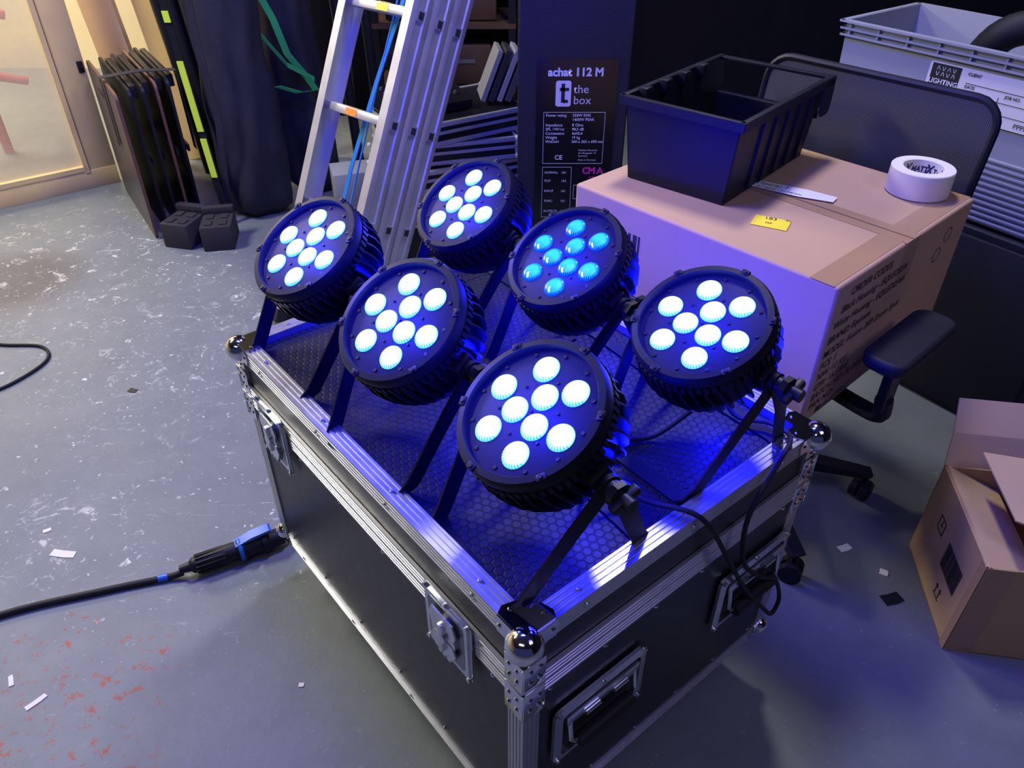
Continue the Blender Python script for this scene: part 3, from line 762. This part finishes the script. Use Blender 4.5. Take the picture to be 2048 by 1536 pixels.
b.obj('logo_letter',INK,sp)
text([('C',.032,(.222,py,.222),X_,Z_,'LEFT',0,.04),('M',.032,(.2425,py,.222),X_,Z_,'LEFT',0,.04),('A',.032,(.2720,py,.222),X_,Z_,'LEFT',0,.04),('audio',.012,(.258,py,.206),X_,Z_,'CENTER')],'logo_print',MAG,sp,depth=.0002)

# ------------------------------------------------------------------ ladder
Rv=V(.324,.368,1.017).normalized(); Wv=V(.75,-.66,0).normalized(); Nv=Wv.cross(Rv)
ld=thing('aluminium_ladder',(0,0,0),0,'aluminium extension ladder leaning back with orange and yellow labels','ladder')
ld.matrix_world=Matrix(((Wv.x,Rv.x,Nv.x,-.86),(Wv.y,Rv.y,Nv.y,2.46),(Wv.z,Rv.z,Nv.z,0.012),(0,0,0,1)))
LW=.345;LLn=2.0
def rail(x,z,sgn,name='ladder_rail'):
    b=B(); w=.080;d=.034;t_=.0025
    poly=[(-w/2,-d),(-w/2,0),(-w/2+.012,.004),(-w/2+.022,.004),(-w/2+.027,0),(w/2-.027,0),(w/2-.022,.004),(w/2-.012,.004),(w/2,0),(w/2,-d),(w/2-t_,-d),(w/2-t_,-t_),(-w/2+t_,-t_),(-w/2+t_,-d)]
    b.extr(poly,(x,0,z),(0,0,1),(sgn,0,0),(0,LLn,0))
    b.box((x-sgn*.012,.02,z),(.046,.05,.086),mi=1)
    for i in range(6):
        y=.11+.335*i
        b.box((x+sgn*.0020,y+.0,z-.0),(.004,.032,.030),mi=0); b.box((x+sgn*.0036,y,z),(.003,.022,.020),mi=1)
    b.obj(name,[ALUD,INK],ld,ang=25)
rail(0,0,-1)
for k in range(3): rail(LW,-.086*k,1)
for i in range(6):
    y=.11+.335*i
    b=B(); b.box((LW/2,y,-.0),(LW-.01,.028,.038),bev=.004)
    for q in (-.009,0,.009): b.box((LW/2,y+.0145,q),(LW-.012,.002,.003))
    b.obj('rung',ALUD,ld)
for y,m,xf in ((.78,ORANGE,.45),(1.115,YEL,.55)):
    b=B(); b.box((LW*xf,y,.0196),(.055,.022,.001)); b.box((LW*xf,y+.0160,0),(.055,.001,.03)); b.obj('ladder_label',m,ld)
st_=thing('blue_strap',(0,0,0),0,'blue webbing strap hanging through the ladder','strap'); st_.matrix_world=ld.matrix_world.copy()
b=B(); b.tube([(LW*.52,1.5,-.05),(LW*.50,1.1,-.05),(LW*.50,.7,-.05),(LW*.52,.3,-.05)],.0035,seg=6); b.obj('strap_cord',BLUEW,st_)
b=B(); pts=[V(LW*.66,1.6,-.05),V(LW*.60,1.2,-.048),V(LW*.48,.9,-.05),V(LW*.40,.6,-.05),V(LW*.40,.3,-.05)]
b.ribbon(pts,[V(1,0,.3)]*5,.028,.003); b.obj('strap_webbing',BLUEW,st_)

# ------------------------------------------------------------------ small flight cases stacked behind ladder
def fcase(loc,rz,sx,sy,sz,ry=0):
    t_=thing('small_flight_case',loc,rz,'slim black flight case with aluminium edging, in a pile','case','pile of slim flight cases')
    t_.rotation_euler=(rad(ry),0,rad(rz))
    b=B(); b.box((0,0,sz/2),(sx-.006,sy-.006,sz-.006)); b.obj('case_shell',LAM,t_)
    b=B(); w=.016
    for z in (w/2,sz-w/2,sz*.55):
        for s in (-1,1): b.box((0,s*(sy/2-.002),z),(sx,.008,w if z!=sz*.55 else .012),bev=.001); b.box((s*(sx/2-.002),0,z),(.008,sy,w if z!=sz*.55 else .012),bev=.001)
    z=sz-.002
    for s in (-1,1): b.box((0,s*(sy/2-w/2),z),(sx,w,.004)); b.box((s*(sx/2-w/2),0,z),(w,sy,.004))
    for s in (-1,1):
        for s2 in (-1,1):
            b.box((s*(sx/2-w/2),s2*(sy/2-w/2),sz/2),(w+.002,w+.002,sz),bev=.001); b.sph((s*(sx/2-.006),s2*(sy/2-.006),sz-.006),.014); b.sph((s*(sx/2-.006),s2*(sy/2-.006),.010),.014)
    b.obj('case_edging',ALUS,t_)
fcase((-.28,3.17,0),20,.58,.42,.30)
fcase((-.27,3.17,.302),24,.56,.40,.085); fcase((-.28,3.18,.392),15,.54,.38,.085); fcase((-.25,3.19,.482),32,.52,.38,.085)
mx=thing('mixing_desk',(-.36,3.15,.570),30,'small black audio mixing desk lying on the case pile','mixer')
b=B(); b.extr([(0,0),(.22,0),(.22,.07),(.02,.035),(0,.03)],(-.17,-.11,0),(0,1,0),(0,0,1),(.34,0,0)); b.obj('mixer_body',BLK,mx)
for i in range(8):
    for j in range(4):
        b=B(); b.cyl((-.14+.038*i,-.05+.038*j,.05+.007*j),.006,.012,seg=12); b.obj('mixer_knob',CRIN,mx)
for i in range(4):
    b=B(); b.box((0,0,.11),(.018+.004*(i%2),.15,.20))
    b.obj('ring_binder',[M('binder_%d'%i,((.28,.28,.33),(.03,.03,.04),(.32,.32,.38),(.08,.08,.10))[i],.5)],loc=(-.13+.033*i,3.24,.575),rot=(0,rad(22),rad(8)),label='slim document binder standing tilted on the case pile',cat='binder',group='binders on the case pile')
b=B(); b.box((0,0,.10),(.22,.16,.20),bev=.004); b.obj('grey_metal_box',GREYP,loc=(-.72,3.46,0),rot=(0,0,.3),label='small grey metal utility box on the floor',cat='box')

# ------------------------------------------------------------------ left side clutter
fz=math.degrees(math.atan2(.33,.44))
tf=thing('timber_screen_frame',(-2.99,3.04,0),fz,'pine timber frame glazed with clear plastic sheeting','screen')
FL=1.25;FHH=1.7
for nm,c,s in (('frame_stile',(FL-.06,0,FHH/2),(.12,.045,FHH)),('frame_stile',(.05,0,FHH/2),(.10,.045,FHH)),('frame_rail',(FL/2,-.001,.045),(FL,.047,.09)),('frame_rail',(FL/2,-.001,FHH-.045),(FL,.047,.09))):
    b=B(); b.box(c,s,bev=.002); b.obj(nm,TIMB,tf)
b=B(); b.box((FL/2-.03,.0,FHH/2),(FL-.14,.004,FHH-.1)); b.obj('plastic_sheet',POLY,tf)
for c,s in (((FL-.135,-.012,FHH/2),(.022,.03,FHH-.16)),((FL/2-.03,-.012,.10),(FL-.2,.03,.022))):
    b=B(); b.box(c,s); b.obj('glazing_bead',TIMB,tf)
b=B(); b.box((FL-.02,-.026,.56),(.025,.010,.05),bev=.002); b.cyl((FL-.02,-.032,.56),.006,.014,'Y'); b.obj('hinge',BLK,tf)
rb=thing('red_barrier',(0,0,0),0,'red painted steel barrier standing behind the plastic screen','barrier')
for k in range(3):
    b=B(); b.tube([(-3.5,3.9,.62+.32*k),(-2.55,4.25,.36+.32*k)],.022,smooth=False); b.obj('barrier_rail',RED,rb)
for x,y in ((-3.3,3.97),(-2.75,4.18)):
    b=B(); b.tube([(x,y,0),(x,y,1.5)],.025,smooth=False); b.obj('barrier_post',RED,rb)
def lean(name,base,top,w,th,mat,label,cat,wd=None,group=None):
    b=B(); base=Vector(base);top=Vector(top); d=(top-base)
    wd=Vector(wd or (1,0,0)); wd=(wd-d.normalized()*wd.dot(d.normalized())).normalized(); tt=d.normalized().cross(wd)
    b.extr([(-w/2,-th/2),(w/2,-th/2),(w/2,th/2),(-w/2,th/2)],base,wd,tt,d); o=b.obj(name,mat,label=label,cat=cat,group=group); bevel(o,.002); return o
lean('timber_plank',(-1.88,4.02,0),(-2.06,4.06,1.6),.16,.04,TIMB,'pale pine plank leaning upright beside the timber screen','plank')
lean('timber_batten',(-1.70,4.1,0),(-1.90,4.2,1.6),.09,.045,TIMB,'pine batten leaning upright behind the boards','plank')
lean('timber_batten',(-1.02,4.10,0),(-1.04,4.2,1.7),.09,.04,BROWNW,'dark stained batten leaning behind the bags','plank')
A0=V(-1.55,3.13,0);A1=V(-1.90,3.67,0); bd=(A1-A0).normalized(); perp=V(bd.y,-bd.x,0)
for k in range(5):
    o_=thing('folding_board',A0+perp*(.056*k)+bd*(.03*k),math.degrees(math.atan2(bd.y,bd.x)),'dark laminated board with plywood edge and hand slot, on edge','board','stack of upright boards')
    Lb,hb=.64,.62
    b=B(); pl=rrect(Lb,hb,.03,4)
    b.extr(pl,(Lb/2,0,hb/2),(1,0,0),(0,0,1),(0,.011,0)); b.obj('board_core',PLY if k in (0,3) else BLK,o_)
    for y in (-.0012,.0112):
        b=B(); b.extr(rrect(Lb-.004,hb-.004,.028,4),(Lb/2,y,hb/2),(1,0,0),(0,0,1),(0,.001,0)); b.obj('board_facing',BOARDF if k==0 else BLK,o_)
    b=B(); b.extr(rrect(.10,.028,.013,4),(Lb*.62,.0128,hb*.86),(1,0,0),(0,0,1),(0,.001,0)); b.obj('hand_slot',INK,o_)
    if k:
        b=B(); b.box((Lb*.5,-.020,hb*.5),(Lb*.86,.010,.03)); b.obj('folding_leg',BLK,o_)
        b=B(); b.box((Lb*.5,-.020,hb*.96),(Lb*.8,.024,.05),bev=.003); b.obj('folding_leg',BLK,o_)
b=B()
b.ribbon([A0+bd*.25+perp*(-.020)+V(0,0,.35),A0+bd*.22+perp*(-.020)+V(0,0,.638),A0+bd*.20+perp*.13+V(0,0,.648),A0+bd*.18+perp*.27+V(0,0,.638),A0+bd*.18+perp*.275+V(0,0,.30)],[bd]*5,.045,.003)
b.obj('webbing_strap',FAB,label='black webbing strap wrapped around the stack of boards',cat='strap')
for i,(x,y,rz) in enumerate(((-1.415,3.12,-14),(-1.265,3.10,10))):
    f_=thing('foam_block',(x,y,0),rz,'black foam packing block with moulded recesses, on the floor','foam block','foam blocks')
    b=B(); b.box((0,0,.055),(.13,.17,.11),bev=.006)
    for a in (-.045,0.02):
        for c in (-.03,.03): b.box((c,a,.112),(.032,.042,.008),bev=.002)
    b.box((0,.065,.125),(.13,.035,.03),bev=.003)
    b.obj('foam_body',M('black_foam_%d'%i,(.028,.024,.030),.9,bump=.4,bs=150),f_)
def bag(base,top,r0,label,seed,group='tall stand bags'):
    b=B(); base=Vector(base);top=Vector(top);seg=36;rows=[]
    nst=28
    for i in range(nst+1):
        t_=i/nst; c=base.lerp(top,t_); row=[]
        R=r0*(1-.10*t_)*(1 if 0<i<nst else .55)*(1 if i!=1 else .95)
        for k in range(seg):
            a=2*math.pi*k/seg
            fold=.10*math.sin(3*a+seed+2*t_)+.07*math.sin(5*a+seed*2-5*t_)+.12*noise.noise(V(math.cos(a)*2+seed,math.sin(a)*2,t_*7))+.03*math.sin(26*t_+3*math.sin(a+seed))
            rr=R*(1+fold); row.append(b.bm.verts.new(c+V(math.cos(a)*rr,math.sin(a)*rr*.75,0)))
        rows.append(row)
    for p,q in zip(rows[:-1],rows[1:]):
        for k in range(seg): b.bm.faces.new((p[k],p[(k+1)%seg],q[(k+1)%seg],q[k]))
    b.bm.faces.new(rows[0][::-1]);b.bm.faces.new(rows[-1])
    t_=thing('stand_bag',(0,0,0),0,label,'bag',group)
    b.obj('bag_body',FAB,t_,ang=60)
    return t_
g1=bag((-1.18,3.42,.0),(-1.20,3.52,1.35),.145,'tall black nylon stand bag standing upright with carry strap',1.3)
g2=bag((-.96,3.70,.0),(-1.08,3.80,1.5),.13,'tall black nylon bag with green webbing strap, standing upright',4.1)
g3=bag((-1.42,3.90,.0),(-1.50,4.04,1.4),.10,'slim black nylon stand bag standing behind the poles',2.2)
b=B(); b.ribbon([V(-1.14,3.64,1.25),V(-1.09,3.61,.95),V(-1.02,3.595,.80),V(-.98,3.585,.66),V(-.91,3.59,.56),V(-.88,3.60,.50),V(-.95,3.57,.50),V(-1.04,3.56,.53)],[V(1,0,.2)]*8,.030,.003); b.obj('bag_strap',GREEN,g2,label='green webbing strap')
b=B(); b.ribbon([V(-1.10,3.62,.74),V(-.98,3.56,.62),V(-.88,3.60,.55)],[V(0,0,1)]*3,.022,.003); b.obj('bag_strap',GREEN,g2,label='green webbing strap')
b=B(); b.ribbon([V(-1.28,3.305,.10),V(-1.24,3.300,.45),V(-1.26,3.31,.8),V(-1.25,3.33,1.2)],[V(1,0,0)]*4,.03,.004); b.obj('bag_strap',FAB,g1)
def pole(base,top,r,mat,label,cat='pole',group='upright stand poles'):
    b=B(); b.tube([base,top],r,seg=14,smooth=False); return b.obj('stand_pole',mat,label=label,cat=cat,group=group)
ns=thing('neon_strip',(0,0,0),0,'fluorescent yellow strip between black bags and boards','strip')
ln0,ln1=V(-1.305,3.285,.22),V(-1.41,3.385,1.25)
for t0,t1 in ((0,.16),(.19,.46),(.60,.64),(.70,1.)):
    b=B(); d_=(ln1-ln0); b.extr([(-.013,-.003),(.013,-.003),(.013,.003),(-.013,.003)],ln0+d_*t0,V(1,0,0),V(0,1,0),d_*(t1-t0)); b.obj('strip_band',NEON,ns)
b=B(); b.extr([(-.015,-.003),(.015,-.003),(.015,.003),(-.015,.003)],ln0-d_*.21+V(0,.008,0),V(1,0,0),V(0,1,0),d_*1.21); b.obj('strip_backing',BLK,ns)
pole((-1.36,3.58,0),(-1.52,3.70,1.4),.028,BLK,'black steel stand pole leaning upright'); pole((-1.44,3.66,0),(-1.64,3.80,1.4),.024,BLK,'black steel stand pole leaning upright')
pole((-.76,3.80,0),(-.84,3.92,1.5),.024,BLK,'black steel stand pole leaning upright'); pole((-.82,4.02,0),(-.80,4.14,1.5),.018,BROWNW,'brown stand pole leaning upright')
pole((-.66,3.92,0),(-.72,4.02,1.5),.024,BLK,'black steel stand pole leaning upright')
pole((-1.56,3.9,0),(-1.70,4.0,1.4),.03,BLK,'black steel stand pole leaning upright')
rk=thing('storage_rack',(-.70,4.30,0),0,'dark metal shelving rack with stored gear behind the ladder','shelf')
for x in (0,.7):
    for y in (0,.35):
        b=B(); b.box((x,y,.8),(.035,.035,1.6)); b.obj('rack_post',BLK,rk)
for z in (.3,.62,.95):
    b=B(); b.box((.35,.175,z),(.74,.39,.025)); b.obj('rack_shelf',BROWNW,rk)
for i,(x,z,sx,sz,m) in enumerate(((.15,.315,.22,.16,LAM),(.45,.315,.28,.2,BROWNW),(.2,.635,.3,.15,LAM),(.52,.635,.2,.22,BROWNW),(.3,.965,.4,.2,LAM))):
    b=B(); b.box((0,0,sz/2),(sx,.28,sz),bev=.006); b.box((0,-.142,sz*.6),(sx*.4,.006,.02),mi=1)
    b.obj('storage_box',[m,CRIN],loc=(-.70+x,4.47,z+.003),label='dark storage box with metal handle on the rack',cat='box',group='boxes on the rack')

# ------------------------------------------------------------------ open carton
oc=thing('open_carton',(.98,1.06,0),80.8,'open tan cardboard carton with barcode and raised flaps, on floor','box')
OX,OY,OH=.315,.34,.28; tk=.004
b=B()
b.box((OX/2,-OY/2,tk/2),(OX,OY,tk))
b.box((OX/2,-tk/2,OH/2),(OX,tk,OH)); b.box((OX/2,-OY+tk/2,OH/2),(OX,tk,OH)); b.box((tk/2,-OY/2,OH/2),(tk,OY,OH)); b.box((OX-tk/2,-OY/2,OH/2),(tk,OY,OH))
b.obj('carton_body',CARD2,oc)
def flap(p0,p1,out,L_,ang,inset=.01,skew=0,crease=None):
    p0=Vector(p0);p1=Vector(p1);out=Vector(out).normalized()
    d=(out*math.cos(rad(ang))+V(0,0,1)*math.sin(rad(ang))); e=(p1-p0).normalized(); n=e.cross(d)
    W_=(p1-p0).length
    b=B()
    if crease:
        L1=L_*.5; b.extr([(0,0),(W_,0),(W_-inset*.5,L1),(inset*.5,L1)],p0,e,d,n*.004)
        d2=(out*math.cos(rad(ang+crease))+V(0,0,1)*math.sin(rad(ang+crease))); n2=e.cross(d2)
        b.extr([(inset*.5,0),(W_-inset*.5,0),(W_-inset+skew,L_-L1),(inset+skew,L_-L1)],p0+d*L1,e,d2,n2*.004)
    else: b.extr([(0,0),(W_,0),(W_-inset+skew,L_),(inset+skew,L_)],p0,e,d,n*.004)
    b.obj('carton_flap',CARDIN,oc)
flap((OX,-.004,OH),(.0,-.004,OH),(0,-1,0),.14,-24,.012)
flap((.006,-OY+.02,OH-.004),(.006,-.02,OH-.004),(1,0,0),.14,-58)
flap((OX,-OY,OH),(OX,0,OH),(1,0,0),.165,66,.012,0,-14)
flap((0,-OY,OH),(OX,-OY,OH),(0,1,0),.30,22,.05,.02,-16)
b=B(); b.box((-.0008,-.03,OH*.5),(.0012,.058,OH)); b.box((.012,.0008,OH*.5),(.024,.0012,OH)); b.obj('carton_tape',PTAPE,oc)
b=B()
for i in range(26):
    w_=random.choice((.001,.0018,.003)); b.box((.060+i*.0038,.0009,.150),(w_,.0008,.072))
b.obj('barcode_print',INK,oc)
b=B()
for c,s in (((.215,.0009,.160),(.034,.0008,.003)),((.215,.0009,.198),(.034,.0008,.003)),((.1985,.0009,.179),(.003,.0008,.038)),((.2315,.0009,.179),(.003,.0008,.038)),((.215,.0009,.176),(.014,.0008,.003)),((.215,.0009,.184),(.003,.0008,.018))): b.box(c,s)
b.obj('printed_symbol',INK,oc)
b=B()
for x in (.105,.125):
    b.box((x,.0009,.060),(.003,.0008,.020)); b.extr([(-.007,0),(.007,0),(0,.011)],(x,.0013,.069),(1,0,0),(0,0,1),(0,-.0008,0))
b.box((.115,.0009,.046),(.034,.0008,.0025))
b.obj('printed_symbol',INK,oc)

# ------------------------------------------------------------------ floor cable & connector
cn=thing('power_connector',(-.685,1.330,.030),26.5,'black round mains plug joined to socket with blue cap','connector')
b=B()
Rr=Matrix.Rotation(rad(90),4,'Y')
b.lathe([(.010,-.150),(.013,-.125),(.020,-.118),(.022,-.09),(.0245,-.04),(.0245,-.01),(.029,-.008),(.029,.012),(.026,.014),(.026,.05),(.030,.052),(.030,.066),(.024,.07),(.022,.105),(.012,.112),(.009,.13)],seg=28,mat=Rr)
for i in range(14):
    a=2*math.pi*i/14; b.box((-.075,.0235*math.cos(a),.0235*math.sin(a)),(.07,.003,.003))
b.obj('connector_body',BLK,cn)
b=B(); b.lathe([(.0302,-.006),(.0312,-.004),(.0312,.002),(.0302,.004)],seg=28,mat=Rr,closed=True); b.extr([(-.012,.026),(.03,.040),(.075,.046),(.08,.040),(.03,.030)],(0,-.014,0),(1,0,0),(0,0,1),(0,.028,0)); b.obj('blue_cap',BLUEP,cn)
cc=thing('mains_cable',(0,0,0),0,'thick black mains cable on the floor with blue tape band','cable')
b=B(); b.tube([(-.815,1.265,.018),(-.86,1.255,.0095),(-1.0,1.215,.009),(-1.21,1.145,.009),(-1.42,1.02,.009),(-1.7,.80,.009)],.0085,seg=12); b.obj('cable_sheath',RUB,cc)
b=B(); b.tube([(-.850,1.258,.0105),(-.872,1.252,.0100)],.0095,smooth=False,seg=12); b.obj('tape_band',BLUEP,cc)
b=B(); b.tube([(-.568,1.388,.030),(-.50,1.42,.012),(-.35,1.42,.010),(-.10,1.30,.010)],.0085,seg=12); b.obj('mains_cable',RUB,label='thick black mains cable running beneath the flight case',cat='cable')
b=B(); b.tube([(-2.3,2.38,.006),(-1.95,2.32,.006),(-1.80,2.29,.006),(-1.66,2.28,.006),(-1.60,2.20,.006),(-1.64,2.08,.006),(-1.72,2.0,.006),(-1.95,1.9,.006),(-2.3,1.9,.006)],.0055,seg=10); b.obj('thin_cable',RUB,label='thin black cable looping on the floor',cat='cable')
def scrap(x,y,w,l,rz,m,label,name='paper_scrap'):
    b=B(); pts=[(-w/2,-l/2),(w*.1,-l*.55),(w/2,-l*.4),(w*.45,l/2),(-w*.1,l*.45),(-w/2,l*.5)]
    b.extr(pts,(0,0,0),(1,0,0),(0,1,0),(0,0,.0012)); b.obj(name,m,loc=(x,y,.0006),rot=(0,0,rad(rz)),label=label,cat='litter',group='floor litter')
scrap(-1.15,1.34,.065,.022,-8,WPAP,'torn strip of white paper on the floor')
scrap(-1.23,1.42,.02,.012,30,WPAP,'tiny torn white paper scrap on the floor')
scrap(-1.02,.93,.045,.012,50,WPAP,'curled strip of white paper on the floor')
scrap(-1.10,.98,.03,.01,120,WPAP,'tiny torn white paper scrap on the floor')
scrap(.86,1.36,.035,.02,20,WPAP,'crumpled white paper scrap near the chair base')
scrap(.93,1.28,.02,.02,60,WPAP,'tiny torn white paper scrap on the floor')
scrap(.92,1.20,.05,.03,15,BLK,'piece of black tape stuck to the floor','tape_scrap')
scrap(-.94,2.72,.04,.03,10,BLK,'piece of black tape stuck to the floor','tape_scrap')
scrap(-1.24,2.03,.030,.020,-20,BLK,'piece of black tape stuck to the floor','tape_scrap')
scrap(-.46,.97,.012,.010,0,WPAP,'tiny torn white paper scrap on the floor')

# ------------------------------------------------------------------ lights
def area(name,loc,target,sx,sy,e,col):
    l=bpy.data.lights.new(name,'AREA'); l.shape='RECTANGLE'; l.size=sx; l.size_y=sy; l.energy=e; l.color=col
    o=bpy.data.objects.new(name,l); o.location=loc; COL.objects.link(o)
    o.rotation_euler=(Vector(target)-Vector(loc)).to_track_quat('-Z','Y').to_euler(); return o
area('overhead_light',(.45,2.45,3.05),(.1,1.6,0),.30,.5,42,(1,.95,.92))
area('overhead_light',(-2.6,2.4,3.0),(-1.7,1.9,0),1.2,.4,74,(1,.98,.92))
area('overhead_light',(1.8,-.2,3.0),(.9,1.3,0.3),1.0,.6,9,(1,.90,.88))
area('overhead_light',(-.9,-.9,3.0),(-.4,.9,0),1.4,.4,7,(.85,.88,1))  # added low fill from the camera side, not a tube
area('warm_light',(-4.0,4.8,2.9),(-3.2,4.6,0),1.2,.8,230,(1,.85,.55))
area('warm_light',(-3.0,2.0,2.9),(-2.6,3.3,.6),.5,.5,20,(1,.80,.48))  # added warm fill for the timber frame, not a lamp of the room
area('added_blue_fill',(-.3,1.5,2.9),(0,3.1,.3),.8,.6,60,(.03,.04,1))  # unseen blue fill, added to tint the background
area('added_blue_fill',(1.3,.2,2.6),(1.2,1.2,.0),.8,.6,7,(.08,.08,1))  # weak blue fill, added over the floor on the right
w=bpy.data.worlds.new('World'); SC.world=w; w.use_nodes=True
w.node_tree.nodes['Background'].inputs[0].default_value=(.07,.08,.27,1); w.node_tree.nodes['Background'].inputs[1].default_value=.32

# ------------------------------------------------------------------ camera
cam=bpy.data.cameras.new('camera'); cam.sensor_width=36; cam.lens=36*1561/2048; cam.clip_start=.02
co=bpy.data.objects.new('camera',cam); COL.objects.link(co); co.location=(0,0,1.55); co.rotation_euler=(rad(90-36.87),0,0)
SC.camera=co
SC.view_settings.view_transform='Standard'; SC.view_settings.look='None'
